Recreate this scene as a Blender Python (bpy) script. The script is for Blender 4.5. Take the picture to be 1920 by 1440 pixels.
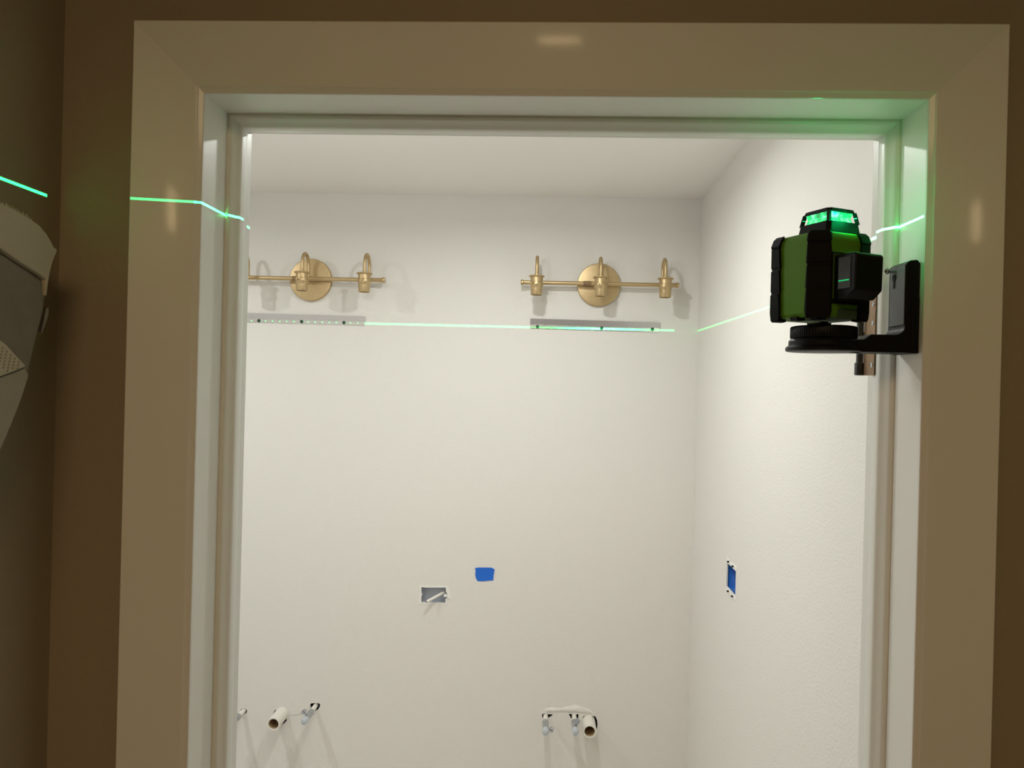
import bpy, bmesh, math, random
from mathutils import Vector, Matrix
random.seed(7)
PI = math.pi
for o in list(bpy.data.objects):
    bpy.data.objects.remove(o, do_unlink=True)
S = bpy.context.scene
COL = S.collection

# ------------------------------------------------------------------ camera
F = 1443.0                      # focal length in pixels of a 1920 px wide frame
YAW, PITCH, ROLL = 0.0449, -0.0009, 0.0253
CZ = 1.72                       # eye height
fwd = Vector((-math.sin(YAW)*math.cos(PITCH), math.cos(YAW)*math.cos(PITCH), math.sin(PITCH)))
rt = Vector((math.cos(YAW), math.sin(YAW), 0)); up = rt.cross(fwd)
R2 = math.cos(ROLL)*rt + math.sin(ROLL)*up
U2 = -math.sin(ROLL)*rt + math.cos(ROLL)*up
cam_d = bpy.data.cameras.new('camera'); cam = bpy.data.objects.new('camera', cam_d); COL.objects.link(cam)
cam_d.sensor_fit = 'HORIZONTAL'; cam_d.sensor_width = 36.0; cam_d.lens = 36.0*F/1920.0
cam_d.clip_start = 0.02; cam_d.clip_end = 50
cam.matrix_world = Matrix(((R2.x, U2.x, -fwd.x, 0), (R2.y, U2.y, -fwd.y, 0), (R2.z, U2.z, -fwd.z, CZ), (0, 0, 0, 1)))
S.camera = cam
def ray(px, py):
    return fwd + R2*((px-960)/F) - U2*((py-720)/F)
def at(px, py, Y):              # point of the vertical plane y = Y seen at a pixel
    d = ray(px, py); return Vector((0, 0, CZ)) + d*(Y/d.y)
def atX(px, py, X):
    d = ray(px, py); return Vector((0, 0, CZ)) + d*(X/d.x)

# ------------------------------------------------------------------ place
D = 0.888                       # casing's inner edge, distance from the eye
WY0, WY1 = 0.896, 1.039         # partition wall, hall side and bathroom side
XL, XR, ZH = -0.4127, 0.4244, CZ+0.3334      # jamb faces and head
SY0, SY1, ST = 0.9585, 0.9935, 0.0133        # door stop
XRW, YB, ZC = 0.5454, 2.83, CZ+0.688         # bathroom right wall, back wall, ceiling
XLW = -2.35
HX0, HX1, HY0, HZ = -0.5865, 1.30, -1.60, 2.55  # hall

# ------------------------------------------------------------------ world, lights, exposure
S.view_settings.view_transform = 'Standard'; S.view_settings.look = 'None'
S.view_settings.gamma = 1.0; S.view_settings.use_curve_mapping = False
S.view_settings.exposure = 0.0
w = bpy.data.worlds.new('world'); S.world = w; w.use_nodes = True
w.node_tree.nodes['Background'].inputs[0].default_value = (0, 0, 0, 1)
w.node_tree.nodes['Background'].inputs[1].default_value = 0.0

def area(name, loc, direction, sx, sy, power, color, shape='RECTANGLE', spread=PI):
    l = bpy.data.lights.new(name, 'AREA'); l.shape = shape; l.size = sx
    if shape in ('RECTANGLE', 'ELLIPSE'): l.size_y = sy
    l.energy = power; l.color = color; l.spread = spread
    o = bpy.data.objects.new(name, l); COL.objects.link(o); o.location = loc
    o.rotation_euler = Vector(direction).to_track_quat('-Z', 'Y').to_euler()
    return o
BATH = (0.99, 1.0, 0.955)
HALL = (1.0, 0.70, 0.39)
area('bathroom_downlight', (-0.12, 1.93, ZC-0.004), (0, 0, -1), 0.06, 0.06, 8.6, BATH, 'DISK', 2.95)
area('bathroom_downlight', (-1.55, 1.93, ZC-0.004), (0, 0, -1), 0.06, 0.06, 8.6, BATH, 'DISK', 2.95)
gl = bpy.data.lights.new('bathroom_fill', 'POINT'); gl.energy = 5.4; gl.color = BATH; gl.shadow_soft_size = 0.09  # added fill light to brighten ceiling and walls, not a real fixture
go = bpy.data.objects.new('bathroom_fill', gl); COL.objects.link(go); go.location = (-0.50, 1.45, ZC-0.24)
area('hall_ceiling_lamp', (-0.05, -0.55, HZ-0.05), (0, 0, -1), 0.75, 0.75, 9.9, HALL, 'DISK')
for loc_, tgt_, sx_, sy_ in (((-0.553, 0.02, CZ+0.365), (-0.456, 0.884, CZ+0.20), 0.012, 0.09), ((0.655, -0.246, CZ+0.415), (0.485, 0.884, CZ+0.208), 0.014, 0.09), ((0.01, -0.21, CZ+0.49), (0.006, 0.884, CZ+0.40), 0.10, 0.012)):
    area('casing_glint_lamp', loc_, Vector(tgt_)-Vector(loc_), sx_, sy_, 1.0*sx_*sy_, HALL, 'RECTANGLE', 0.35)  # small unseen lamps added only to put glints on the casing

# ------------------------------------------------------------------ materials
def mat(name, color, rough=0.5, metal=0.0, spec=0.5, coat=0.0, bump=None, bump2=None, var=0.0, vscale=6.0, emit=None, estr=0.0):
    m = bpy.data.materials.new(name); m.use_nodes = True
    nt = m.node_tree; b = nt.nodes['Principled BSDF']
    b.inputs['Base Color'].default_value = (*color, 1); b.inputs['Roughness'].default_value = rough
    b.inputs['Metallic'].default_value = metal; b.inputs['Specular IOR Level'].default_value = spec
    b.inputs['Coat Weight'].default_value = coat; b.inputs['Coat Roughness'].default_value = 0.08
    tc = nt.nodes.new('ShaderNodeTexCoord')
    if var > 0:
        n = nt.nodes.new('ShaderNodeTexNoise'); n.inputs['Scale'].default_value = vscale; n.inputs['Detail'].default_value = 4
        nt.links.new(tc.outputs['Object'], n.inputs['Vector'])
        mx = nt.nodes.new('ShaderNodeMix'); mx.data_type = 'RGBA'
        mx.inputs['A'].default_value = (*[c*(1-var) for c in color], 1); mx.inputs['B'].default_value = (*[min(1, c*(1+var)) for c in color], 1)
        nt.links.new(n.outputs['Fac'], mx.inputs['Factor']); nt.links.new(mx.outputs['Result'], b.inputs['Base Color'])
    prev = None
    for bp in (bump, bump2):
        if bp:
            sc, st, dist = bp
            n = nt.nodes.new('ShaderNodeTexNoise'); n.inputs['Scale'].default_value = sc; n.inputs['Detail'].default_value = 3
            nt.links.new(tc.outputs['Object'], n.inputs['Vector'])
            k = nt.nodes.new('ShaderNodeBump'); k.inputs['Strength'].default_value = st; k.inputs['Distance'].default_value = dist
            nt.links.new(n.outputs['Fac'], k.inputs['Height'])
            if prev: nt.links.new(prev.outputs['Normal'], k.inputs['Normal'])
            nt.links.new(k.outputs['Normal'], b.inputs['Normal']); prev = k
    if emit:
        b.inputs['Emission Color'].default_value = (*emit, 1); b.inputs['Emission Strength'].default_value = estr
    return m
M_wall = mat('bathroom_paint', (0.80, 0.78, 0.745), 0.55, spec=0.3, bump=(165, 0.75, 0.0016), bump2=(50, 0.15, 0.002))
M_ceil = mat('ceiling_paint', (0.90, 0.88, 0.85), 0.8, spec=0.2, bump=(150, 0.2, 0.001))
M_hall = mat('taupe_hall_paint', (0.31, 0.25, 0.175), 0.6, spec=0.3, bump=(160, 0.35, 0.001))
M_hallwhite = mat('hall_ceiling_paint', (0.6, 0.58, 0.54), 0.8)
M_trim = mat('white_trim_gloss', (0.76, 0.75, 0.71), 0.36, spec=0.5, bump=(22, 0.12, 0.0015), bump2=(260, 0.12, 0.0003))
M_casing = mat("white_casing_gloss", (0.75, 0.735, 0.705), 0.5, spec=0.3, coat=0.30, bump=(30, 0.03, 0.0006), bump2=(260, 0.05, 0.0001))
M_floor = mat('tile_floor', (0.74, 0.71, 0.66), 0.5, var=0.15)
M_brass = mat('aged_brass', (0.56, 0.42, 0.235), 0.42, metal=0.85, var=0.12, vscale=90, bump=(400, 0.08, 0.0002))
M_brasssleeve = mat('tarnished_brass', (0.30, 0.20, 0.11), 0.5, metal=0.7, var=0.5, vscale=160)
M_brassdark = mat('dark_brass', (0.10, 0.06, 0.03), 0.45, metal=0.6)
M_alu = mat('brushed_aluminium', (0.62, 0.60, 0.62), 0.34, metal=1.0, bump=(300, 0.05, 0.0002))
M_alu2 = mat('mill_aluminium', (0.75, 0.74, 0.74), 0.12, metal=1.0, bump=(90, 0.25, 0.0006))
M_screw = mat('black_screw', (0.015, 0.02, 0.02), 0.4, metal=0.3)
M_tape = mat('blue_tape', (0.012, 0.145, 0.68), 0.5, bump=(60, 0.5, 0.001))
M_boxgrey = mat('grey_box_plastic', (0.64, 0.68, 0.78), 0.5, var=0.08)
M_boxblue = mat('blue_box_plastic', (0.015, 0.12, 0.50), 0.4)
M_cable = mat('white_cable', (0.80, 0.78, 0.72), 0.5)
M_pvc = mat('white_pvc', (0.83, 0.80, 0.74), 0.4)
M_pvcin = mat('pvc_inside', (0.52, 0.38, 0.22), 0.6, var=0.2, vscale=40)
M_plaster = mat('raw_plaster', (0.86, 0.85, 0.82), 0.9, bump=(90, 0.8, 0.003))
M_chrome = mat('dull_chrome', (0.50, 0.53, 0.57), 0.22, metal=0.95)
M_clear = mat('clear_cap_plastic', (0.50, 0.55, 0.60), 0.15, coat=0.5)
M_black = mat('black_rubber', (0.004, 0.004, 0.004), 0.65, spec=0.12, bump=(500, 0.15, 0.0002))
M_blackp = mat('black_plastic', (0.005, 0.005, 0.006), 0.45, spec=0.15, bump=(600, 0.1, 0.0001))
M_dgrey = mat('lit_black_plastic', (0.085, 0.09, 0.105), 0.45)
M_lime = mat('lime_green_plastic', (0.085, 0.21, 0.012), 0.6, spec=0.12)
M_gloss = mat('smoked_window', (0.004, 0.006, 0.006), 0.06, spec=0.6)
M_hinge = mat('worn_bronze_hinge', (0.30, 0.19, 0.11), 0.5, metal=0.35, var=0.35, vscale=70)
M_rod = mat('dark_steel', (0.09, 0.09, 0.095), 0.4, metal=0.5)
M_felt = mat('grey_felt', (0.20, 0.178, 0.145), 0.95, var=0.16, vscale=60, bump=(300, 0.5, 0.0008))
M_feltl = mat('light_grey_felt', (0.33, 0.30, 0.245), 0.95, var=0.06, vscale=60, bump=(300, 0.4, 0.0008))
M_cuff = mat('cream_cloth', (0.46, 0.42, 0.32), 0.9, bump=(260, 0.4, 0.0006))
M_dot = mat('dark_perforation', (0.24, 0.21, 0.16), 0.9)
M_limedark = mat('dull_green_plastic', (0.04, 0.085, 0.01), 0.6, spec=0.1)
M_red = mat('label_grey', (0.03, 0.05, 0.03), 0.5)
# green laser optics: a lit prism behind the windows (it glows unevenly)
def laser_mat(name, strength):
    m = bpy.data.materials.new(name); m.use_nodes = True; nt = m.node_tree; b = nt.nodes['Principled BSDF']
    b.inputs['Base Color'].default_value = (0.0, 0.04, 0.01, 1); b.inputs['Roughness'].default_value = 0.3
    tc = nt.nodes.new('ShaderNodeTexCoord'); n = nt.nodes.new('ShaderNodeTexNoise'); n.inputs['Scale'].default_value = 130; n.inputs['Detail'].default_value = 2
    nt.links.new(tc.outputs['Object'], n.inputs['Vector'])
    r = nt.nodes.new('ShaderNodeValToRGB'); e = r.color_ramp.elements
    e[0].position = 0.36; e[0].color = (0.03, 0.30, 0.10, 1); e[1].position = 0.66; e[1].color = (0.25, 1.0, 0.50, 1)
    x = r.color_ramp.elements.new(0.5); x.color = (0.0, 0.75, 0.16, 1)
    nt.links.new(n.outputs['Fac'], r.inputs['Fac']); nt.links.new(r.outputs['Color'], b.inputs['Emission Color'])
    b.inputs['Emission Strength'].default_value = strength
    return m
M_laser = laser_mat('lit_laser_prism', 1.5)
M_line = mat('laser_line_glow', (0.0, 0.2, 0.05), 0.4, emit=(0.0, 0.55, 0.16), estr=1.0)

# ------------------------------------------------------------------ mesh helpers
class MB:
    def __init__(s): s.v = []; s.f = []; s.m = []
    def poly(s, vs, mi=0):
        b = len(s.v); s.v += [Vector(p) for p in vs]; s.f.append(tuple(range(b, b+len(vs)))); s.m.append(mi)
    def box(s, x0, x1, y0, y1, z0, z1, T=None, mi=0):
        P = [Vector(p) for p in ((x0,y0,z0),(x1,y0,z0),(x1,y1,z0),(x0,y1,z0),(x0,y0,z1),(x1,y0,z1),(x1,y1,z1),(x0,y1,z1))]
        if T: P = [T @ p for p in P]
        b = len(s.v); s.v += P
        for q in ((0,3,2,1),(4,5,6,7),(0,1,5,4),(1,2,6,5),(2,3,7,6),(3,0,4,7)):
            s.f.append(tuple(b+i for i in q)); s.m.append(mi)
        return s
    def loft(s, rings, cap0=True, cap1=True, closed=True, mi=0):   # rings of equal count
        b = len(s.v); n = len(rings[0])
        for r in rings: s.v += [Vector(p) for p in r]
        for k in range(len(rings)-1):
            for i in range(n if closed else n-1):
                j = (i+1) % n
                s.f.append((b+k*n+i, b+k*n+j, b+(k+1)*n+j, b+(k+1)*n+i)); s.m.append(mi)
        if cap0: s.f.append(tuple(b+i for i in reversed(range(n)))); s.m.append(mi)
        if cap1: s.f.append(tuple(b+(len(rings)-1)*n+i for i in range(n))); s.m.append(mi)
        return s
    def prism(s, pts, h0, h1, T=None, mi=0):                         # 2D outline in xy between z = h0 and h1
        A = [Vector((p[0], p[1], h0)) for p in pts]; B = [Vector((p[0], p[1], h1)) for p in pts]
        if T: A = [T @ p for p in A]; B = [T @ p for p in B]
        return s.loft([A, B], mi=mi)
    def lathe(s, prof, c=(0,0,0), axis=(0,0,1), n=32, cap0=True, cap1=True, mi=0):
        a = Vector(axis).normalized(); u = a.orthogonal().normalized(); v = a.cross(u); c = Vector(c)
        return s.loft([[c + a*h + (u*math.cos(2*PI*i/n) + v*math.sin(2*PI*i/n))*max(r, 1e-5) for i in range(n)] for r, h in prof], cap0, cap1, mi=mi)
    def tube(s, pts, r, n=14, cap=True, mi=0):
        P = [Vector(p) for p in pts]; R = r if isinstance(r, (list, tuple)) else [r]*len(P)
        t0 = (P[1]-P[0]).normalized(); u = t0.orthogonal().normalized(); rings = []
        for i, p in enumerate(P):
            t = (P[min(i+1, len(P)-1)] - P[max(i-1, 0)]).normalized()
            u = (u - t*u.dot(t)).normalized(); v = t.cross(u)
            rings.append([p + (u*math.cos(2*PI*k/n) + v*math.sin(2*PI*k/n))*R[i] for k in range(n)])
        return s.loft(rings, cap, cap, mi=mi)
    def build(s, name, m, parent=None, bevel=0.0, seg=2, angle=35, kind=None, label=None):
        me = bpy.data.meshes.new(name); me.from_pydata([tuple(p) for p in s.v], [], s.f)
        ms = m if isinstance(m, (list, tuple)) else [m]
        for x in ms: me.materials.append(x)
        for i, p in enumerate(me.polygons): p.material_index = s.m[i]
        bm = bmesh.new(); bm.from_mesh(me); bmesh.ops.remove_doubles(bm, verts=bm.verts, dist=1e-6)
        bmesh.ops.recalc_face_normals(bm, faces=bm.faces); bm.to_mesh(me); bm.free()
        for p in me.polygons: p.use_smooth = True
        me.set_sharp_from_angle(angle=math.radians(angle))
        o = bpy.data.objects.new(name, me); COL.objects.link(o)
        if parent: o.parent = parent
        if bevel > 0:
            b = o.modifiers.new('bevel', 'BEVEL'); b.width = bevel; b.segments = seg; b.limit_method = 'ANGLE'; b.angle_limit = math.radians(40)
            b.harden_normals = True
        if kind: o['kind'] = kind
        if label: o['label'] = label
        return o
def thing(name, label, cat, loc=(0,0,0), rot=0.0, group=None):
    o = bpy.data.objects.new(name, None); COL.objects.link(o); o.empty_display_size = 0.05
    o.location = loc; o.rotation_euler = (0, 0, rot); o['label'] = label; o['category'] = cat
    if group: o['group'] = group
    return o
def tag(o, label, cat, group=None):
    o['label'] = label; o['category'] = cat
    if group: o['group'] = group
    return o
def dup(root, loc, label):
    r = root.copy(); COL.objects.link(r); r.location = loc; r['label'] = label
    for ch in list(root.children):
        c = ch.copy(); COL.objects.link(c); c.parent = r
        for g in list(ch.children):
            d = g.copy(); COL.objects.link(d); d.parent = c
    return r
def carve(o, cutters):                                               # cut real holes, then bake the result
    for c in cutters:
        m = o.modifiers.new('cut', 'BOOLEAN'); m.operation = 'DIFFERENCE'; m.object = c; m.solver = 'EXACT'
    dg = bpy.context.evaluated_depsgraph_get(); dg.update()
    me = bpy.data.meshes.new_from_object(o.evaluated_get(dg)); o.modifiers.clear(); o.data = me
    for c in cutters: bpy.data.objects.remove(c, do_unlink=True)
    for p in me.polygons: p.use_smooth = False

# ------------------------------------------------------------------ room shells
T = 0.0127
def cutter_y(pts):       # irregular hole through the back wall, outline in pixels
    P = [at(x, y, YB) for x, y in pts]
    return MB().loft([[(p.x, YB-0.02, p.z) for p in P], [(p.x, YB+0.05, p.z) for p in P]]).build('cutter', M_wall)
def blob(cx, cy, rx, ry, n=18, j=0.13, seed=1, rot=0):
    rd = random.Random(seed)
    return [(cx + rx*(1+rd.uniform(-j, j))*math.cos(2*PI*i/n+rot), cy + ry*(1+rd.uniform(-j, j))*math.sin(2*PI*i/n+rot)) for i in range(n)]
wb = MB().box(XLW-0.02, XRW+0.02, YB, YB+T, 0, ZC+0.02).build('wall_back', M_wall, kind='structure')
BOX_HOLE = [(790, 1100.5), (797, 1101.5), (836, 1101.5), (836, 1110), (838.5, 1112), (838.5, 1121), (835.5, 1123), (835, 1131), (790, 1129.5), (790, 1118), (792, 1114.5), (790, 1112)]
cuts = [cutter_y(BOX_HOLE),
        cutter_y([(580.5,1323),(583,1319),(590,1318.5),(594,1319.5),(597,1318),(600.5,1321),(599,1326),(594,1333),(586,1333),(581.5,1327)]),
        cutter_y(blob(457, 1333.5, 6.5, 5.5, 14, 0.1, 3)),
        cutter_y([(512,1337),(516,1331.5),(530,1334),(533,1330.5),(537,1334),(538,1342),(537,1352),(530,1359),(520,1358),(513,1350)]),
        cutter_y([(1016,1340),(1020,1337.5),(1029,1339.5),(1037,1339),(1034,1344),(1028,1347),(1017,1347)]),
        cutter_y([(1066,1338.5),(1085,1339.5),(1084,1348),(1078,1352),(1071,1348)]),
        cutter_y([(1093,1343),(1098,1341.5),(1116,1343),(1119.5,1350),(1120.5,1362),(1119,1368),(1112,1371),(1098,1370),(1092,1360),(1091.5,1350)])]
carve(wb, cuts)
wr = MB().box(XRW, XRW+T, WY1, YB+0.02, 0, ZC+0.02).build('wall_right', M_wall, kind='structure')
SW = [atX(x, y, XRW) for x, y in ((1363.5, 1054), (1381.5, 1069), (1380, 1118.5), (1362.5, 1102))]
sy0 = min(p.y for p in SW); sy1 = max(p.y for p in SW); sz1 = sum(p.z for p in SW[:2])/2; sz0 = sum(p.z for p in SW[2:])/2
c = MB().box(XRW-0.02, XRW+0.05, sy0, sy1, sz0, sz1).build('cutter', M_wall)
carve(wr, [c])
MB().box(XLW-T, XLW, WY1, YB+0.02, 0, ZC+0.02).build('wall_left', M_wall, kind='structure')
# bathroom ceiling, with the soft cove where it meets the right wall
cp = [(XLW-0.02, ZC+0.02), (XLW-0.02, ZC)]
cp += [(XRW+0.005, ZC), (XRW+0.005, ZC+0.02)]
MB().loft([[(x, WY1, z) for x, z in cp], [(x, YB+0.001, z) for x, z in cp]]).build('ceiling', M_ceil, kind='structure')
MB().box(XLW-0.02, XRW+0.02, WY1, YB+0.02, -0.02, 0).build('floor', M_floor, kind='structure')
# partition wall with the doorway, taupe on the hall side and white on the bathroom side
J = 0.018
pw = MB()
def slab(x0, x1, z0, z1):
    pw.box(x0, x1, WY0, WY0+0.0715, z0, z1, mi=0); pw.box(x0, x1, WY0+0.0715, WY1, z0, z1, mi=1)
slab(XLW-0.02, XL-J, 0, HZ); slab(XR+J, HX1+0.02, 0, HZ); slab(XL-J, XR+J, ZH+J, HZ)
pw.build('wall_front', [M_hall, M_wall], kind='structure')
MB().box(HX0-0.05, HX0, HY0, WY0, 0, HZ).build('wall_hall_left', M_hall, kind='structure')
MB().box(HX1, HX1+0.05, HY0, WY0, 0, HZ).build('wall_hall_right', M_hall, kind='structure')
MB().box(HX0-0.05, HX1+0.05, HY0-0.05, HY0, 0, HZ).build('wall_hall_back', M_hall, kind='structure')
MB().box(HX0-0.05, HX1+0.05, HY0-0.05, WY0, HZ, HZ+0.05).build('ceiling_hall', M_hallwhite, kind='structure')
MB().box(HX0-0.05, HX1+0.05, HY0-0.05, WY1, -0.02, 0).build('floor_hall', M_floor, kind='structure')

# ------------------------------------------------------------------ door frame: casing, jamb, stop (mitred)
def frame_piece(prof, side, name, m, u_off=0.0):
    # prof: (u, y) with u outward from the opening
    if side == 'L':
        r0 = [(XL-u, y, 0.0) for u, y in prof]; r1 = [(XL-u, y, ZH+u) for u, y in prof]
    elif side == 'R':
        r0 = [(XR+u, y, 0.0) for u, y in prof]; r1 = [(XR+u, y, ZH+u) for u, y in prof]
    else:
        r0 = [(XL-u, y, ZH+u) for u, y in prof]; r1 = [(XR+u, y, ZH+u) for u, y in prof]
    return MB().loft([r0, r1]).build(name, m, kind='structure', angle=28)
CW = 0.0793
y_in = 0.8886; y_out = 0.8762
def face(u): return y_in + (y_out-y_in)*(u-0.0085)/(CW-0.0085)
cas = [(0.0, WY0-0.0002), (0.0, 0.8927), (0.0006, 0.8918), (0.0018, 0.8912), (0.0060, 0.8901), (0.0068, 0.8896), (0.0074, 0.8889), (0.0080, 0.8887), (0.0105, face(0.0105))]
cas += [(CW-0.004, face(CW-0.004)), (CW-0.0015, face(CW)+0.0003), (CW, face(CW)+0.0018), (CW, WY0-0.0002)]
jam = [(0.0, WY0-0.0001), (0.0, WY1), (J, WY1), (J, WY0-0.0001)]
stp = [(0.0, SY0), (-0.0030, SY0), (-0.0048, SY0+0.0012), (-0.0062, SY0+0.0035), (-0.0078, SY0+0.0070), (-0.0098, SY0+0.0105), (-0.0118, SY0+0.0130), (-0.0129, SY0+0.0150), (-ST, SY0+0.0175),
       (-ST, SY1-0.002), (-ST+0.0006, SY1-0.0006), (-ST+0.002, SY1), (0.0, SY1)]
n = 1
for sd in 'LTR':
    frame_piece(cas, sd, 'trim_%d' % n, M_casing); n += 1
for sd in 'LTR':
    frame_piece(jam, sd, 'trim_%d' % n, M_trim); n += 1
for sd in 'LTR':
    frame_piece(stp, sd, 'trim_%d' % n, M_trim); n += 1

# ------------------------------------------------------------------ laser level on its bracket
LY = 0.925
base = at(1543, 660, LY)        # under the platform
zb = base.z
br = thing('mounting_bracket', 'black L-shaped magnetic bracket with round platform fixed to the right door jamb', 'bracket', (base.x, LY, zb))
def rel(px, py, Y=LY):
    p = at(px, py, Y); return (p.x-base.x, p.z-zb)
jx = XR - base.x - 0.0004       # jamb face in local x
armT = 0.0205
# upright + arm, one L profile in x-z, extruded in y
ux = rel(1697, 560, 0.903)[0]; utop = rel(1712, 487, 0.903)[1]
fr = 0.011
L = [(0.030, 0.0), (jx, 0.0), (jx, utop-0.004), (jx-0.003, utop), (ux+0.004, utop-0.001), (ux, utop-0.004)]
L += [(ux - fr + fr*math.cos(a), armT + fr - fr*math.sin(a)) for a in [i*PI/16 for i in range(9)]]
L += [(0.046, armT), (0.038, armT-0.006), (0.030, armT-0.006)]
b = MB(); b.loft([[(x, -0.0240, z) for x, z in L], [(x, 0.0210, z) for x, z in L]])
b.build('arm', M_blackp, br, bevel=0.0012)
# inner facing with keyhole; its grey paints in the bathroom light
g = MB(); g.box(ux-0.0012, ux-0.0001, -0.0225, 0.0150, armT+fr+0.001, utop-0.006)
gf = g.build('facing', M_dgrey, br, bevel=0.0004, label='inner facing of the upright, coloured lighter as lit from the bathroom')
kh = MB(); kh.lathe([(0.0042, 0), (0.0042, 0.0006)], (ux-0.0014, 0.004, utop-0.018), (-1, 0, 0), 20)
kh.box(ux-0.0019, ux-0.0014, 0.0022, 0.0058, utop-0.030, utop-0.018)
kh.build('keyhole', M_black, gf)
sc = MB(); sc.lathe([(0.0015, 0), (0.0015, 0.003), (0.0032, 0.0035), (0.0042, 0.0055), (0.0038, 0.0075), (0.0018, 0.009)], (ux-0.001, 0.012, utop-0.009), (-1, 0, 0.1), 20)
sc.build('screw', M_chrome, br)
mg = MB(); mg.box(jx-0.0085, jx, -0.0250, 0.0235, -0.0005, utop*0.60)
mg.build('magnet_block', M_blackp, br, bevel=0.001)
pl = MB(); pl.lathe([(0.0405, 0.0), (0.0422, 0.0008), (0.0422, 0.0042), (0.0395, 0.0066), (0.0387, 0.0070), (0.0387, 0.0120), (0.0370, 0.0145), (0.0350, 0.0148)], (0, 0, 0), n=64)
pl.build('platform', M_blackp, br, angle=30)
kn = MB(); rings = []
for r, h in ((0.0335, 0.0148), (0.0368, 0.0158), (0.0372, 0.0170), (0.0372, 0.0280), (0.0364, 0.0293), (0.0340, 0.0298)):
    rings.append([((r - (0.0007 if (i % 2 and 0.0155 < h < 0.030) else 0))*math.cos(2*PI*i/160), (r - (0.0007 if (i % 2 and 0.0155 < h < 0.030) else 0))*math.sin(2*PI*i/160), h) for i in range(160)])
kn.loft(rings); kn.build('adjusting_wheel', M_blackp, br, angle=50)
zbody = 0.0360
th = MB(); th.lathe([(0.0030, 0.0295), (0.0030, 0.0325), (0.0050, 0.0335), (0.0052, 0.0355), (0.0035, zbody-0.0002)], (0, 0, 0), n=20)
th.build('mounting_screw', M_black, br)

# the level itself; local x = left face normal, local y = right face normal
phi = math.radians(250)         # azimuth of the front corner
bc = at(1535.5, 560, LY)
lv = thing('laser_level', 'black and lime green cross-line laser level standing on the bracket wheel, its top lit green', 'laser level', (bc.x, LY, zb+zbody), phi-PI/4)
Hb = at(1535, 433, 0.898).z - (zb+zbody) - 0.002
e = 0.0283; cc = 0.0160         # half face width, chamfer leg
A = e + cc                       # half width of the box
def octo(a, c): return [(a, -a+c), (a, a-c), (a-c, a), (-a+c, a), (-a, a-c), (-a, -a+c), (-a+c, -a), (a-c, -a)]
# check which way faces point: front corner direction is (+x,+y) of the local frame
b = MB()
b.loft([[(x, y, 0.0015) for x, y in octo(A-0.004, cc-0.002)], [(x, y, 0.006) for x, y in octo(A-0.0008, cc)], [(x, y, Hb-0.010) for x, y in octo(A-0.0008, cc)],
        [(x, y, Hb-0.003) for x, y in octo(A-0.0035, cc-0.001)], [(x, y, Hb) for x, y in octo(A-0.012, cc-0.004)]])
b.build('housing', M_lime, lv, bevel=0.0008, label='lime green housing')
def bumper(sx, sy, lapx, lapy, name='corner_bumper'):
    # follows one chamfered corner, stepped in segments like moulded rubber
    def outline(off, lx, ly):
        a = A + off
        p = [(a, A-cc-lx), (a, A-cc+off*0.4), (A-cc+off*0.4, a), (A-cc-ly, a)]
        q = [(A-cc-ly, A-0.004), (A-cc-0.004, A-0.004), (A-0.004, A-cc-0.004), (A-0.004, A-cc-lx)]
        return p + q
    lev = [(0.0, 0.0), (0.0, 0.0016), (0.008, 0.0026), (0.030, 0.0026), (0.031, 0.0016), (0.034, 0.0016), (0.0345, 0.0024), (0.058, 0.0024), (0.059, 0.0014),
           (0.0615, 0.0014), (0.0625, 0.0024), (0.084, 0.0024), (0.085, 0.0016), (0.0875, 0.0022), (Hb-0.014, 0.0026), (Hb-0.012, 0.0030), (Hb-0.004, 0.0004), (Hb-0.0005, -0.0030)]
    rg = []
    for z, o in lev:
        wv = 0.0013*math.sin(z*210)
        rg.append([(sx*x, sy*y, z) for x, y in outline(o, lapx+wv, lapy+wv)])
    if sx*sy < 0: rg = [list(reversed(r)) for r in rg]
    m = MB(); m.loft(rg); return m.build(name, M_black, lv, angle=25)
bumper(1, 1, 0.0005, 0.0005)          # towards the viewer
bumper(1, -1, 0.0125, 0.0125)         # left silhouette
bumper(-1, 1, 0.0125, 0.0125)         # right silhouette
bumper(-1, -1, 0.002, 0.002)
# feet
for fx, fy in ((0.038, -0.024), (0.031, 0.031), (-0.024, 0.038), (-0.031, -0.031), (0.037, 0.006)):
    MB().box(fx-0.006, fx+0.006, fy-0.006, fy+0.006, -0.0016, 0.0025).build('foot', M_black, lv, bevel=0.0006)
# right face (local +y): black panel between the two lime fields
zt = lambda py, Y=0.884: at(1590, py, Y).z - (zb+zbody)
z1, z2 = zt(475), zt(571)
p = MB(); p.box(-0.022, 0.029, A-0.0012, A+0.0016, z2, z1); p.build('front_panel', M_black, lv, bevel=0.001)
fr_ = MB(); q0, q1 = z2+0.002, z1-0.002
fr_.box(-0.0185, 0.0255, A+0.0014, A+0.0024, q0+0.003, q1-0.0)
fr_.build('seam', M_limedark, lv, bevel=0.0015)
lab = MB(); lab.box(-0.013, 0.015, A-0.0009, A+0.0006, zt(600)+0.001, zt(580)); lab.build('label_plate', M_red, lv, bevel=0.0006)
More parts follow.
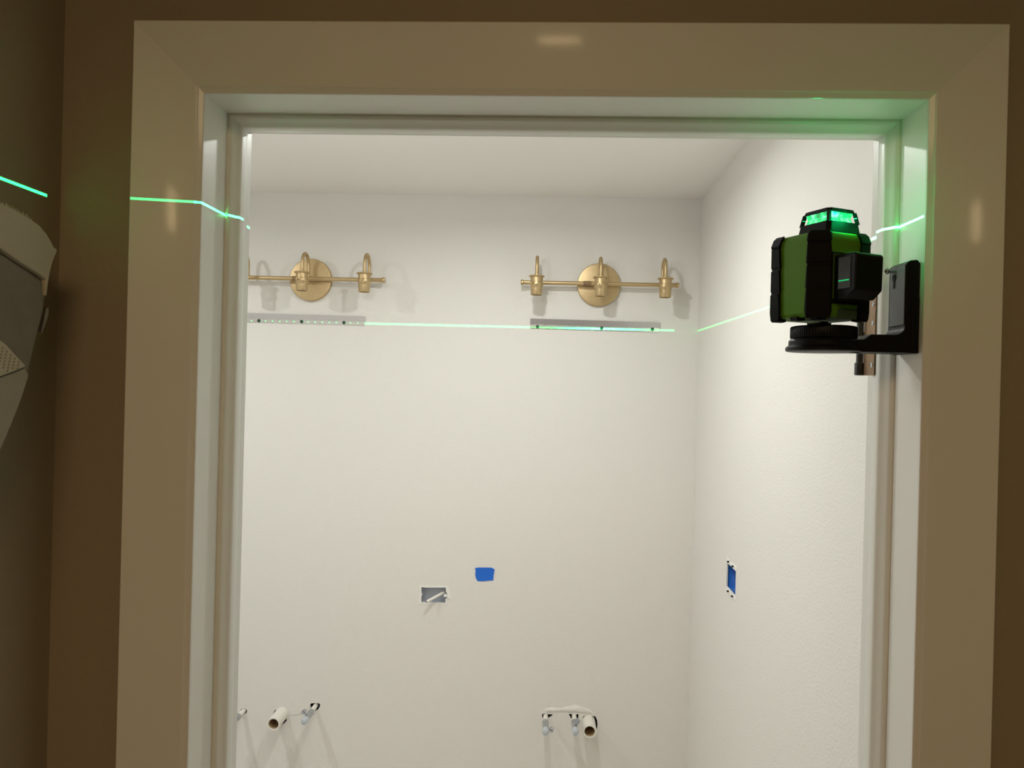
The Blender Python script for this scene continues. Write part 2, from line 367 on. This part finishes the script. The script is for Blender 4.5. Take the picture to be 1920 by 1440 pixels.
# projecting head of the vertical laser, with a window in its left side
hw0, hw1, hp = -0.0165, 0.0235, 0.033
zz0, zz1 = zt(563, 0.868), zt(477, 0.868)
hd = MB(); ch = 0.010
prof = [(A, zz0), (A+hp-ch*1.2, zz0+0.001), (A+hp-0.001, zz0+ch), (A+hp, zz1-0.003), (A+hp-0.003, zz1), (A, zz1)]
hd.loft([[(hw0, y, z) for y, z in prof], [(hw1, y, z) for y, z in prof]])
hdo = hd.build('projector_head', M_blackp, lv, bevel=0.0022, seg=3)
wn = MB(); wy0, wy1 = A+0.0080, A+0.0255
wn.box(hw1-0.0004, hw1+0.0005, wy0, wy1, zz0+0.012, zz1-0.004)
win = wn.build('projector_window', M_gloss, hdo, bevel=0.0003)
sl = MB(); zsl = at(1596, 527, 0.865).z-(zb+zbody); sl.box(hw1+0.0004, hw1+0.0010, wy0+0.001, wy1-0.002, zsl-0.0006, zsl+0.0006)
sl.build('window_laser_glow', M_line, hdo)  # glowing strip painted in for the laser line's reflection on the window
# cap: roof, base, four posts, lit prism inside
cx = at(1554.5, 415, LY).x - bc.x
Rm = Matrix.Rotation(-(phi-PI/4), 3, 'Z'); off = Rm @ Vector((cx, 0, 0))
zc0 = Hb-0.0008
zw0 = at(1556, 423, LY).z-(zb+zbody); zw1 = at(1556, 404.5, LY).z-(zb+zbody); ztop = at(1556, 396.5, LY).z-(zb+zbody)
ZL = (zw0+zw1)/2 + 0.0004
def sq(h, z, c=0.004, o=off): return [(o.x+x, o.y+y, z) for x, y in octo(h, c)]
hb, ht = 0.0268, 0.0208
def hh(z): return hb + (ht-hb)*(z-zc0)/(ztop-zc0)
cb = MB(); cb.loft([sq(hb, zc0-0.004), sq(hh(zw0), zw0)]); cb.build('cap_base', M_black, lv, bevel=0.0005)
cr_ = MB(); cr_.loft([sq(hh(zw1), zw1), sq(hh(ztop)-0.0005, ztop-0.001), sq(hh(ztop)-0.003, ztop)]); cr_.build('cap_roof', M_black, lv, bevel=0.0003)
for sx, sy, wd, q5 in ((1, 1, 0.0046, 0.0035), (1, -1, 0.0030, 0.0035), (-1, 1, 0.0030, 0.0028), (-1, -1, 0.0014, 0.0035)):
    ps = MB(); r_ = []
    for z in (zw0-0.001, zw1+0.001):
        h = hh(z)-0.0003; kx = wd/1.414
        r_.append([(off.x+sx*(h-q5), off.y+sy*h, z), (off.x+sx*(h-q5+kx), off.y+sy*h, z), (off.x+sx*h, off.y+sy*(h-q5+kx), z), (off.x+sx*h, off.y+sy*(h-q5), z), (off.x+sx*(h-kx*0.6-q5*0.86), off.y+sy*(h-kx*0.6-q5*0.86), z)])
    ps.loft(r_); ps.build('cap_post', M_black, lv)
gp = 0.0006
for z0_, z1_, ra, rb_ in ((zw0-0.0004, ZL-gp, 0.0195, 0.0180), (ZL+gp, zw1+0.0004, 0.0180, 0.0195)):
    pr = MB(); pr.loft([sq(ra, z0_, 0.003), sq(rb_, z1_, 0.003)]); pr.build('prism', M_laser, lv, label='glass prism glowing green')

# its beam: a real lamp whose light leaves only in a thin horizontal fan
em = Vector((bc.x, LY, zb+zbody)) + Matrix.Rotation(phi-PI/4, 3, 'Z') @ Vector((off.x, off.y, ZL))
TILT = 0.0030
LASER_POWER = 500.0
ld = bpy.data.lights.new('laser_fan', 'POINT'); ld.energy = LASER_POWER; ld.shadow_soft_size = 0.0; ld.color = (1, 1, 1)
lo = bpy.data.objects.new('laser_fan', ld); COL.objects.link(lo); lo.location = em
ld.use_nodes = True; nt = ld.node_tree; en = nt.nodes['Emission']; en.inputs['Color'].default_value = (0.012, 1.0, 0.17, 1)
tc = nt.nodes.new('ShaderNodeTexCoord'); sp = nt.nodes.new('ShaderNodeSeparateXYZ'); nt.links.new(tc.outputs['Normal'], sp.inputs[0])
def mth(op, a, b=None, c=None, clamp=False):
    k = nt.nodes.new('ShaderNodeMath'); k.operation = op; k.use_clamp = clamp
    for i, v in enumerate((a, b, c)):
        if v is None: continue
        if isinstance(v, (int, float)): k.inputs[i].default_value = v
        else: nt.links.new(v, k.inputs[i])
    return k.outputs[0]
nx, ny, nz = sp.outputs
jambside = mth('GREATER_THAN', nx, 0.55)
hallside = mth('LESS_THAN', ny, 0.12)
eps = mth('ADD', 0.0021, mth('MULTIPLY', jambside, 0.012))
q = mth('DIVIDE', mth('ABSOLUTE', mth('SUBTRACT', nz, TILT)), eps)
core = mth('SUBTRACT', 1.0, mth('POWER', q, 3.0), clamp=True)
# dark sector behind the far post
ga = at(1264, 618, YB) - em; gb = Vector((XRW, YB, em.z)) - em
ratio = mth('DIVIDE', nx, mth('MAXIMUM', ny, 0.001))
gap = mth('MULTIPLY', mth('MULTIPLY', mth('GREATER_THAN', ratio, ga.x/ga.y), mth('LESS_THAN', ratio, gb.x/gb.y)), mth('GREATER_THAN', ny, 0.3))
core = mth('MULTIPLY', core, mth('SUBTRACT', 1.0, gap))
# the left sector towards the jamb is dark for a few degrees
ha = at(450, 408, 0.985) - em; hb_ = at(466, 424, 1.03) - em
r2 = mth('DIVIDE', ny, mth('MINIMUM', nx, -0.001))
lo_, hi_ = sorted((ha.y/ha.x, hb_.y/hb_.x))
gap2 = mth('MULTIPLY', mth('MULTIPLY', mth('GREATER_THAN', r2, lo_), mth('LESS_THAN', r2, hi_)), mth('LESS_THAN', nx, -0.3))
core = mth('MULTIPLY', core, mth('SUBTRACT', 1.0, gap2))
# the fan is brighter to the sides of the room than straight back
gain = mth('ADD', mth('ADD', 0.42, mth('MULTIPLY', mth('LESS_THAN', nx, -0.93), 1.6)), mth('MULTIPLY', jambside, 1.0))
rw_ = mth('MULTIPLY', mth('GREATER_THAN', ratio, gb.x/gb.y), mth('GREATER_THAN', ny, 0.2))
gain = mth('ADD', gain, mth('MULTIPLY', rw_, 0.9))
lf = nt.nodes.new('ShaderNodeLightFalloff'); lf.inputs['Strength'].default_value = 1.0
nt.links.new(mth('MULTIPLY', mth('MULTIPLY', core, gain), lf.outputs['Linear']), en.inputs['Strength'])

# green light scattered out of the lit cap window beside the jamb
sl0 = bpy.data.lights.new('cap_window_glow', 'POINT'); sl0.energy = 0.115; sl0.color = (0.0, 1.0, 0.24); sl0.shadow_soft_size = 0.006
so0 = bpy.data.objects.new('cap_window_glow', sl0); COL.objects.link(so0)
so0.location = Vector((bc.x, LY, zb+zbody)) + Matrix.Rotation(phi-PI/4, 3, 'Z') @ Vector((off.x, off.y+hb+0.006, ZL))

# ------------------------------------------------------------------ hinge left on the jamb
hz0 = at(1612, 705, 1.05).z; hz1 = hz0 + 0.100
HXo, HYo = XR-ST-0.0006, 1.0215
hg = thing('door_hinge', 'bare bronze door hinge left on the right jamb behind the laser level', 'hinge', (HXo, HYo, hz0))
MB().box(-0.0013, 0.0, -0.0375, -0.0045, 0.000, 0.102).build('leaf', M_hinge, hg, bevel=0.0003)
bx_ = -0.0042
bar = MB(); bar.lathe([(0.0044, 0.0165), (0.0044, 0.098)], (bx_, 0, 0), n=24)
bar.lathe([(0.0052, 0.035), (0.0052, 0.056)], (bx_, 0, 0), n=24); bar.build('barrel', M_rod, hg)
tip = MB(); tip.lathe([(0.0045, 0.0), (0.0062, 0.0008), (0.0062, 0.0158), (0.0050, 0.0168)], (bx_, 0, 0), n=24); tip.build('pin_tip', M_rod, hg)
for k in (0.013, 0.040, 0.066, 0.090):
    s_ = MB(); s_.lathe([(0.0036, 0), (0.0034, 0.0008), (0.0012, 0.0012)], (-0.0013, -0.0310, k), (-1, 0, 0), 18); s_.build('screw', M_chrome, hg)

# ------------------------------------------------------------------ brass vanity lights without shades
def vanity(label, loc, group):
    t = thing('vanity_light', label, 'wall light', loc, 0, group)
    b = MB(); b.lathe([(0.076, 0.0), (0.0785, 0.002), (0.0785, 0.012), (0.0765, 0.0155), (0.072, 0.0165), (0.0001, 0.0165)], (0, -0.0002, 0), (0, -1, 0), 72, cap1=False)
    b.build('backplate', M_brass, t, angle=30)
    yb = -0.042
    b = MB(); b.lathe([(0.014, 0.016), (0.014, 0.018), (0.010, 0.019), (0.009, 0.042)], (0, 0, 0), (0, -1, 0), 24); b.build('mount_stem', M_brass, t)
    b = MB(); b.lathe([(0.0075, -0.272), (0.0075, 0.272)], (0, yb, 0), (1, 0, 0), 28); bar = b.build('bar', M_brass, t)
    for s in (-1, 1):
        c = MB(); c.lathe([(0.0085, 0.0), (0.0085, 0.003), (0.0072, 0.004), (0.0072, 0.009), (0.0098, 0.011), (0.0104, 0.018), (0.0090, 0.021)], (s*0.263, yb, 0), (s, 0, 0), 24)
        c.build('end_knob', M_brass, bar)
    c = MB(); c.lathe([(0.0088, -0.058), (0.0088, -0.030)], (0, yb, 0), (1, 0, 0), 24); c.build('sleeve', M_brasssleeve, bar, label='dark brass sleeve')
    ys = -0.114
    for k in (-1, 0, 1):
        X = k*0.2255
        m = MB(); rr = (ys-yb)/-2; ym = (ys+yb)/2; pts = [(X, yb, 0.004), (X, yb, 0.030)]
        pts = [(X, yb, 0.0), (X, yb, 0.025), (X, yb, 0.046)]
        for i in range(1, 16): a = PI*i/16; pts.append((X, ym+rr*math.cos(a), 0.046+rr*1.10*math.sin(a)))
        pts += [(X, ys, 0.046), (X, ys, 0.030), (X, ys, 0.014)]
        m.tube(pts, 0.0062, 18); m.lathe([(0.0075, 0.012), (0.0075, 0.022), (0.006, 0.026)], (X, ys, 0), n=20); m.build('arm', M_brass, t, angle=50)
        so = MB(); so.lathe([(0.008, 0.018), (0.020, 0.0165), (0.0272, 0.015), (0.0280, 0.0125), (0.0272, 0.0105), (0.0222, 0.0095), (0.0216, -0.004), (0.0218, -0.006), (0.0234, -0.009), (0.0236, -0.019), (0.0216, -0.023), (0.0202, -0.030), (0.0204, -0.052), (0.0196, -0.0535), (0.0170, -0.0530), (0.0165, -0.022), (0.0001, -0.022)], (X, ys, 0), n=36, cap0=False, cap1=False)
        s_ = so.build('socket', M_brass, t, angle=30)
        sx = MB(); sa = -1.9 + 0.25*k
        sx.lathe([(0.0016, 0.020), (0.0016, 0.026), (0.0036, 0.0262), (0.0036, 0.031), (0.003, 0.0318)], (X, ys, -0.013), (math.cos(sa), math.sin(sa), 0), 14)
        sx.build('set_screw', M_brass, s_)
    return t
c1 = at(1122.5, 535, YB); v1 = vanity('brass three-arm vanity light, the right one, all three sockets in view', c1, 'bare brass vanity lights on the back wall')
bar_p = at(1122, 532.5, YB-0.042)
for ch in v1.children: pass
c2 = at(584.5, 525.5, YB)
dup(v1, c2, 'brass three-arm vanity light, the left one, partly hidden behind the left door jamb')

# ------------------------------------------------------------------ aluminium hanging cleats
def strip(label, pl_, pr_, hgt, holes, screws, mt, mt2, group, lowfrac):
    a = at(*pl_, YB); b_ = at(*pr_, YB); Lx = (b_-a).length; ang = math.atan2(b_.z-a.z, b_.x-a.x)
    t = thing('hanging_cleat', label, 'cleat', (a.x, YB-0.0002, a.z), 0, group)
    t.rotation_euler = (0, -ang, 0)
    lo_h = hgt*lowfrac
    up_ = MB(); up_.loft([[(x, y, z) for y, z in ((-0.0042, -hgt+lo_h), (-0.0070, 0.0), (-0.0048, 0.0), (-0.0022, -hgt+lo_h))] for x in (0, Lx)])
    up_.build('upper_flange', mt, t)
    lo = MB().box(0, Lx, -0.0022, -0.0002, -hgt, -hgt+lo_h).build('lower_flange', mt2, t)
    zh = -hgt+lo_h*0.5
    cu = []
    loc = []
    for px in holes:
        p = at(px, 605, YB); loc.append((p.x-a.x)/math.cos(ang))
    return t, lo, Lx, ang, a, loc
def finish(t, lo, a, ang, holes, hole_r, screws, zf):
    b = MB()
    M3 = Matrix.Rotation(ang, 4, 'Y')
    cs = []
    for px, py in holes:
        p = at(px, py, YB); d = p - Vector((a.x, p.y, a.z)); x = d.x*math.cos(ang)+d.z*math.sin(ang); z = -d.x*math.sin(ang)+d.z*math.cos(ang)
        c = MB(); c.lathe([(hole_r, -0.02), (hole_r, 0.02)], (x, 0, z), (0, 1, 0), 16); co = c.build('cutter', M_alu); cs.append(co)
    if cs:
        par = lo.parent; lo.parent = None
        carve(lo, cs); lo.parent = par
    for px, py in screws:
        p = at(px, py, YB); d = p - Vector((a.x, p.y, a.z)); x = d.x*math.cos(ang)+d.z*math.sin(ang); z = -d.x*math.sin(ang)+d.z*math.cos(ang)
        s_ = MB(); s_.lathe([(0.0062, 0), (0.0062, 0.0012), (0.0045, 0.0030), (0.0015, 0.0036)], (x, -0.0021, z), (0, -1, 0), 18); s_.build('screw', M_screw, t, label='dark screw head')
# left one: its end runs on behind the jamb
t, lo, Lx, ang, a, _ = strip('grey aluminium cleat with a row of holes, under the left vanity light', (430, 586.0), (684.3, 593.3), 0.0345, [], [], M_alu, M_alu2, 'aluminium cleats under the vanity lights', 0.42)
hol = []
x = 472.0
sl_ = (605.5-601.0)/(671-472)
while x < 680:
    if min(abs(x-486), abs(x-566), abs(x-645)) > 4: hol.append((x, 601.2+(x-472)*sl_))
    x += 13.27
hol += [(458.7, 600.9), (445.4, 600.7)]
finish(t, lo, a, ang, hol, 0.0030, [(486, 601.4), (566, 603.2), (645.3, 605.0)], 0)
t, lo, Lx, ang, a, _ = strip('shiny aluminium cleat catching the green laser line, under the right vanity light', (994.5, 597.5), (1236.5, 604.7), 0.0365, [], [], M_alu, M_alu2, 'aluminium cleats under the vanity lights', 0.44)
finish(t, lo, a, ang, [(1074, 614.5), (1175, 616.4), (1042, 613.6)], 0.0030, [(1008, 612.6), (1128, 615.4), (1223, 617.5)], 0)

# ------------------------------------------------------------------ electrical boxes and tape
def ring_patch(name, outline_px, grow, label, thick=0.0011, seed=3):
    rd = random.Random(seed)
    P = [at(x, y, YB) for x, y in outline_px]; c = sum(P, Vector())/len(P)
    mb = MB(); n_ = len(P)
    O = []
    for p in P:
        d = (p-c); k = 1+grow/d.length*rd.uniform(0.5, 1.35); O.append(c+d*k)
    mb.loft([[(p.x, YB-0.0001, p.z) for p in O], [(c.x+(p.x-c.x)*0.985, YB-thick, c.z+(p.z-c.z)*0.985) for p in O], [(p.x, YB-thick*1.1, p.z) for p in P], [(p.x, YB+0.004, p.z) for p in P]], cap0=False, cap1=False)
    return mb
eb = at(812.5, 1116, YB)
t = thing('electrical_box', 'grey horizontal outlet box set in the back wall with a cable hanging out', 'electrical box', (eb.x, YB+0.002, eb.z))
x0, x1 = at(786, 1116, YB).x-eb.x, at(841, 1116, YB).x-eb.x; z0_, z1_ = at(812, 1133.5, YB).z-eb.z, at(812, 1098, YB).z-eb.z
b = MB(); d_ = 0.040
y0b = T
b.poly([(x0, y0b, z0_), (x1, y0b, z0_), (x1, d_, z0_), (x0, d_, z0_)]); b.poly([(x0, y0b, z1_), (x1, y0b, z1_), (x1, d_, z1_), (x0, d_, z1_)])
b.poly([(x0, y0b, z0_), (x0, y0b, z1_), (x0, d_, z1_), (x0, d_, z0_)]); b.poly([(x1, y0b, z0_), (x1, y0b, z1_), (x1, d_, z1_), (x1, d_, z0_)])
b.poly([(x0, d_, z0_), (x1, d_, z0_), (x1, d_, z1_), (x0, d_, z1_)])
o = b.build('box', M_boxgrey, t); sm = o.modifiers.new('s', 'SOLIDIFY'); sm.thickness = 0.002; sm.offset = 1
rm = ring_patch('patch', BOX_HOLE, 0.009, '', seed=5); rm.v = [v - Vector(t.location) for v in rm.v]
rm.build('plaster_edge', M_plaster, t, label='chipped white plaster edge')
cpts = [at(842, 1107, YB+0.055), at(836, 1108.5, YB+0.03), at(828, 1113, YB+0.006), at(818, 1118.5, YB-0.010), at(808, 1124, YB-0.022), at(800, 1128, YB-0.030)]
m = MB(); m.tube([p - Vector(t.location) for p in cpts], 0.0052, 12); m.build('cable', M_cable, t)
e_ = cpts[-1]-Vector(t.location)
m = MB(); m.tube([e_, e_+(cpts[-1]-cpts[-2]).normalized()*0.002], 0.0030, 10); m.build('cable_core', M_brassdark, t)
m = MB(); s0 = at(834.3, 1117, YB) - Vector(t.location); m.lathe([(0.0045, 0), (0.0045, 0.002), (0.002, 0.003)], (s0.x, -0.004, s0.z), (0, -1, 0), 14)
m.box(s0.x-0.004, s0.x+0.008, -0.0042, 0.012, s0.z-0.004, s0.z+0.004)
m.build('mounting_ear', M_plaster, t)
s1 = at(838.5, 1117, YB) - Vector(t.location)

tp = [at(x, y, YB) for x, y in ((891, 1064.7), (900, 1064), (915, 1064.1), (922, 1064.3), (927.5, 1067.5), (926.6, 1072), (925.6, 1078), (925, 1088), (918, 1088.3), (909, 1089.2), (901, 1089.6), (895.5, 1089.3), (893, 1085), (891.6, 1080), (891.2, 1076), (892, 1071))]
rd = random.Random(2)
m = MB(); c = sum(tp, Vector())/len(tp)
m.loft([[(p.x, YB-0.0002, p.z) for p in tp], [(p.x, YB-0.0009-rd.uniform(0, 0.0016), p.z) for p in tp], [(c.x+(p.x-c.x)*0.55, YB-0.0008, c.z+(p.z-c.z)*0.55) for p in tp]])
tag(m.build('masking_tape', M_tape, angle=60), 'square of blue masking tape stuck on the back wall above the outlet box', 'tape')

# switch box in the right wall
t = thing('electrical_box', 'blue vertical switch box set in the right wall with plaster-caked ears', 'electrical box', (XRW+0.002, (sy0+sy1)/2, (sz0+sz1)/2))
hy, hz_ = (sy1-sy0)/2-0.0012, (sz1-sz0)/2-0.0012
b = MB(); xd = 0.050; x0 = 0.001
b.poly([(x0, -hy, -hz_), (x0, hy, -hz_), (xd, hy, -hz_), (xd, -hy, -hz_)]); b.poly([(x0, -hy, hz_), (x0, hy, hz_), (xd, hy, hz_), (xd, -hy, hz_)])
b.poly([(x0, -hy, -hz_), (x0, -hy, hz_), (xd, -hy, hz_), (xd, -hy, -hz_)]); b.poly([(x0, hy, -hz_), (x0, hy, hz_), (xd, hy, hz_), (xd, hy, -hz_)])
b.poly([(xd, -hy, -hz_), (xd, hy, -hz_), (xd, hy, hz_), (xd, -hy, hz_)])
o = b.build('box', M_boxblue, t); sm = o.modifiers.new('s', 'SOLIDIFY'); sm.thickness = 0.002; sm.offset = 1
m = MB(); rd = random.Random(9); gw = 0.005
inn = []; ou = []
per = [(-hy, -hz_), (-hy*0.3, -hz_), (hy*0.4, -hz_), (hy, -hz_), (hy, -hz_*0.4), (hy, hz_*0.3), (hy, hz_), (hy*0.4, hz_), (-hy*0.3, hz_), (-hy, hz_), (-hy, hz_*0.4), (-hy, -hz_*0.3)]
for y, z in per:
    g_ = 0.013*rd.uniform(0.6, 1.2) if abs(z) > hz_*0.9 else 0.004*rd.uniform(0.4, 1.2)
    ou.append((y*1.06, z + math.copysign(g_, z) if abs(z) > hz_*0.9 else z) if abs(z) > hz_*0.9 else (y+math.copysign(g_, y), z))
m.loft([[(-0.0021, y, z) for y, z in ou], [(-0.0036, y*0.98, z*0.99) for y, z in ou], [(-0.0036, y*0.97, z*0.97) for y, z in per], [(0.0005, y*0.97, z*0.97) for y, z in per]], cap0=False, cap1=False)
m.build('plaster_edge', M_plaster, t, label='chipped white plaster edge')
for y, z in ((-hy*0.45, hz_+0.006), (hy*0.5, hz_+0.007), (-hy*0.5, -hz_-0.006), (hy*0.4, -hz_-0.005)):
    m = MB(); m.lathe([(0.0027, 0), (0.0027, 0.006), (0.001, 0.007)], (-0.0030, y, z), (-1, 0, 0.0), 10); m.build('screw', M_screw, t, label='dark screw')
m = MB(); m.tube([(0.055, 0.0, -hz_*0.3), (0.030, 0.004, -hz_*0.55), (0.014, 0.0, -hz_*0.62)], 0.0035, 10); m.build('wire_end', M_cable, t)

# ------------------------------------------------------------------ plumbing stubs
def drain(label, px, py, p, group):
    w_ = at(px, py, YB)
    t = thing('drain_pipe', label, 'pipe', (w_.x, YB, w_.z), 0, group)
    m = MB(); m.lathe([(0.0243, -0.04), (0.0243, p-0.001), (0.0235, p), (0.0190, p), (0.0186, p-0.001), (0.0186, -0.01)], (0, 0, 0), (0, -1, 0), 40, cap0=False, cap1=False)
    m.build('pipe', M_pvc, t, angle=30)
    m = MB(); m.lathe([(0.0184, p-0.004), (0.0184, -0.01), (0.0001, -0.012)], (0, 0, 0), (0, -1, 0), 32, cap0=False, cap1=False)
    m.build('bore', M_pvcin, t, label='brown stained inside of the pipe')
    return t
drain('white plastic drain stub in the left plumbing group, open end towards the doorway', 528.5, 1338, 0.090, 'drain stubs')
drain('white plastic drain stub in the right plumbing group, beside two supply stubs', 1103.5, 1353.5, 0.080, 'drain stubs')
def supply(label, px, py, handle, group):
    w_ = at(px, py, YB)
    t = thing('water_supply_stub', label, 'pipe', (w_.x, YB, w_.z), 0, group)
    m = MB(); m.lathe([(0.0086, -0.035), (0.0086, 0.050), (0.0076, 0.0505)], (0, 0, 0), (0, -1, 0), 24); m.build('pipe', M_pvc, t)
    m = MB(); m.lathe([(0.0095, 0.045), (0.0122, 0.046), (0.0125, 0.066), (0.0100, 0.070)], (0, 0, 0), (0, -1, 0), 6)
    m.lathe([(0.0090, 0.068), (0.0108, 0.075), (0.0112, 0.092), (0.0095, 0.104)], (0, 0, 0), (0, -1, 0), 24); v = m.build('valve', M_chrome, t, angle=30)
    m = MB(); m.lathe([(0.0060, 0.100), (0.0100, 0.104), (0.0122, 0.111), (0.0122, 0.126), (0.0104, 0.134), (0.0060, 0.137)], (0, 0, 0), (0, -1, 0), 28); m.build('cap', M_clear, t, label='pale clear plastic cap')
    m = MB(); a_ = handle
    d = Vector((math.cos(a_), 0, math.sin(a_)))
    m.lathe([(0.0035, 0.006), (0.0035, 0.016), (0.0085, 0.0165), (0.0095, 0.020), (0.0090, 0.028), (0.006, 0.030)], (0, -0.088, 0), d, 20); m.build('handle', M_chrome, v, angle=30)
    return t
G = 'capped water supply stubs'
supply('capped water supply stub at the left jamb edge, left of the left drain', 456.5, 1333, 2.6, G)
supply('capped water supply stub right of the left drain', 591, 1324.5, 2.3, G)
supply('capped water supply stub, leftmost of the right plumbing group', 1023, 1343, -0.4, G)
supply('capped water supply stub between the right drain and the leftmost right stub', 1076.5, 1343, 1.2, G)
# plaster smears round the holes (part of the wall finish)
def smear(pts, seed, name='plaster_patch', label=None):
    P = [at(x, y, YB) for x, y in pts]
    m = MB(); c = sum(P, Vector())/len(P); rd = random.Random(seed)
    m.loft([[(p.x, YB-0.0001, p.z) for p in P], [(c.x+(p.x-c.x)*0.93, YB-0.0009-rd.uniform(0, 0.0007), c.z+(p.z-c.z)*0.9) for p in P]])
    return tag(m.build(name, M_plaster, angle=60), label, 'plaster')
smear([(1020, 1329), (1034, 1326), (1052, 1328), (1066, 1324), (1078, 1321), (1090, 1325), (1104, 1329), (1110, 1334), (1115, 1337), (1115, 1339), (1098, 1338), (1084, 1336), (1065, 1335.5), (1048, 1335), (1036, 1335.5), (1022, 1335)], 1, label='rough white plaster patch above the right plumbing group')
smear([(539, 1336), (545, 1337), (556, 1337), (568, 1332), (576, 1325), (580, 1319), (581, 1324), (574, 1332), (566, 1338), (556, 1342), (545, 1342), (540, 1341)], 2, label='thin curved plaster smear between the left drain and its right stub')

# ------------------------------------------------------------------ grey cloth bag on the hall's left wall
XB = -0.545
t = thing('cloth_bag', 'grey felt bag with cream cuff hanging on the left hall wall', 'bag', (HX0+0.0005, 0.80, CZ+0.10))
T0 = Vector(t.location)
def shell(px, x_front, x_back, name, m, parent, bev=0.004, lab_=None, bulge=None):
    P = [atX(x, y, x_front) for x, y in px]
    mb = MB(); c = sum(P, Vector())/len(P)
    mb.loft([[Vector((x_back, p.y, p.z))-T0 for p in P], [Vector((x_front, p.y, p.z))-T0 for p in P]])
    return mb.build(name, m, parent, bevel=bev, seg=3, label=lab_, angle=60)
body = [(-190, 395), (-60, 420), (0, 470), (40, 496), (76, 519), (86, 530), (88, 552), (85, 585), (78, 612), (68, 650), (56, 700), (42, 745), (25, 790), (0, 850), (-30, 910), (-190, 960)]
bd = shell(body, XB, HX0+0.001, 'body', M_felt, t, 0.006)
cuff = [(-190, 300), (-120, 325), (-50, 352)]
x = -40.0
edge = [(0, 381), (20, 389), (40, 400), (60, 412), (75, 423), (88, 438), (98, 455), (102, 464)]
cuff += edge + [(108, 467), (107, 474), (103, 482), (99, 492), (95, 508), (91, 530), (88, 556), (86, 545), (86.5, 524), (76, 515), (40, 492), (0, 464), (-60, 414), (-190, 388)]
cf = shell(cuff, XB+0.004, HX0+0.001, 'cuff', M_cuff, t, 0.002, 'cream cuff with a frayed top edge')
fm = MB()
rd = random.Random(4)
for i in range(24):
    k = i/23; px = 2 + 56*k; py = 381.5 + 31*k**1.05
    p = atX(px, py, XB+0.003) - T0; q_ = atX(px+rd.uniform(-2, 3), py-rd.uniform(2.5, 5.5), XB+0.003) - T0
    fm.tube([p - Vector((0, 0, 0.002)), q_], [0.0006, 0.0003], 6)
fm.build('fringe', M_cuff, cf, label='tiny frayed threads')
fl = shell([(-120, 560), (0, 637), (12, 646), (30, 666), (48, 685), (47, 688), (25, 697), (0, 706), (-120, 740)], XB+0.003, XB-0.004, 'perforated_flap', M_cuff, t, 0.001, 'cream flap with rows of small holes')
dm = MB()
for r in range(6):
    for k in range(7):
        px = 35 - 7.5*k - 2.5*r*0.5 ; py = 679 - 6.6*k + 6.0*r - 3.0*r*0.0
        if px < -20 or px > 37 or py > 706-(px)*0.33-4 or py < 640+px*0.85+3: continue
        p = atX(px, py, XB+0.0031) - T0; dm.lathe([(0.0010, 0), (0.0010, 0.0003)], p, (1, 0, 0), 8)
if dm.v: dm.build('perforation', M_dot, fl, kind='stuff')
lwp = shell([(-190, 760), (-120, 742), (0, 708), (25, 699), (47, 690), (54.5, 704), (41, 746), (24, 790), (-1, 849), (-31, 908), (-190, 955)], XB+0.0015, XB-0.003, 'lower_panel', M_feltl, t, 0.001, 'lighter grey lower panel')
pp = MB()
P = [atX(x, y, XB-0.012) for x, y in ((86, 575), (88, 583), (85, 598), (80, 612), (75, 625), (73, 622), (77, 606), (80, 590), (83, 578))]
pp.loft([[Vector((XB-0.022, p.y, p.z))-T0 for p in P], [Vector((XB-0.010, p.y+0.001, p.z))-T0 for p in P]]); pp.build('piping', M_feltl, t, bevel=0.0008)
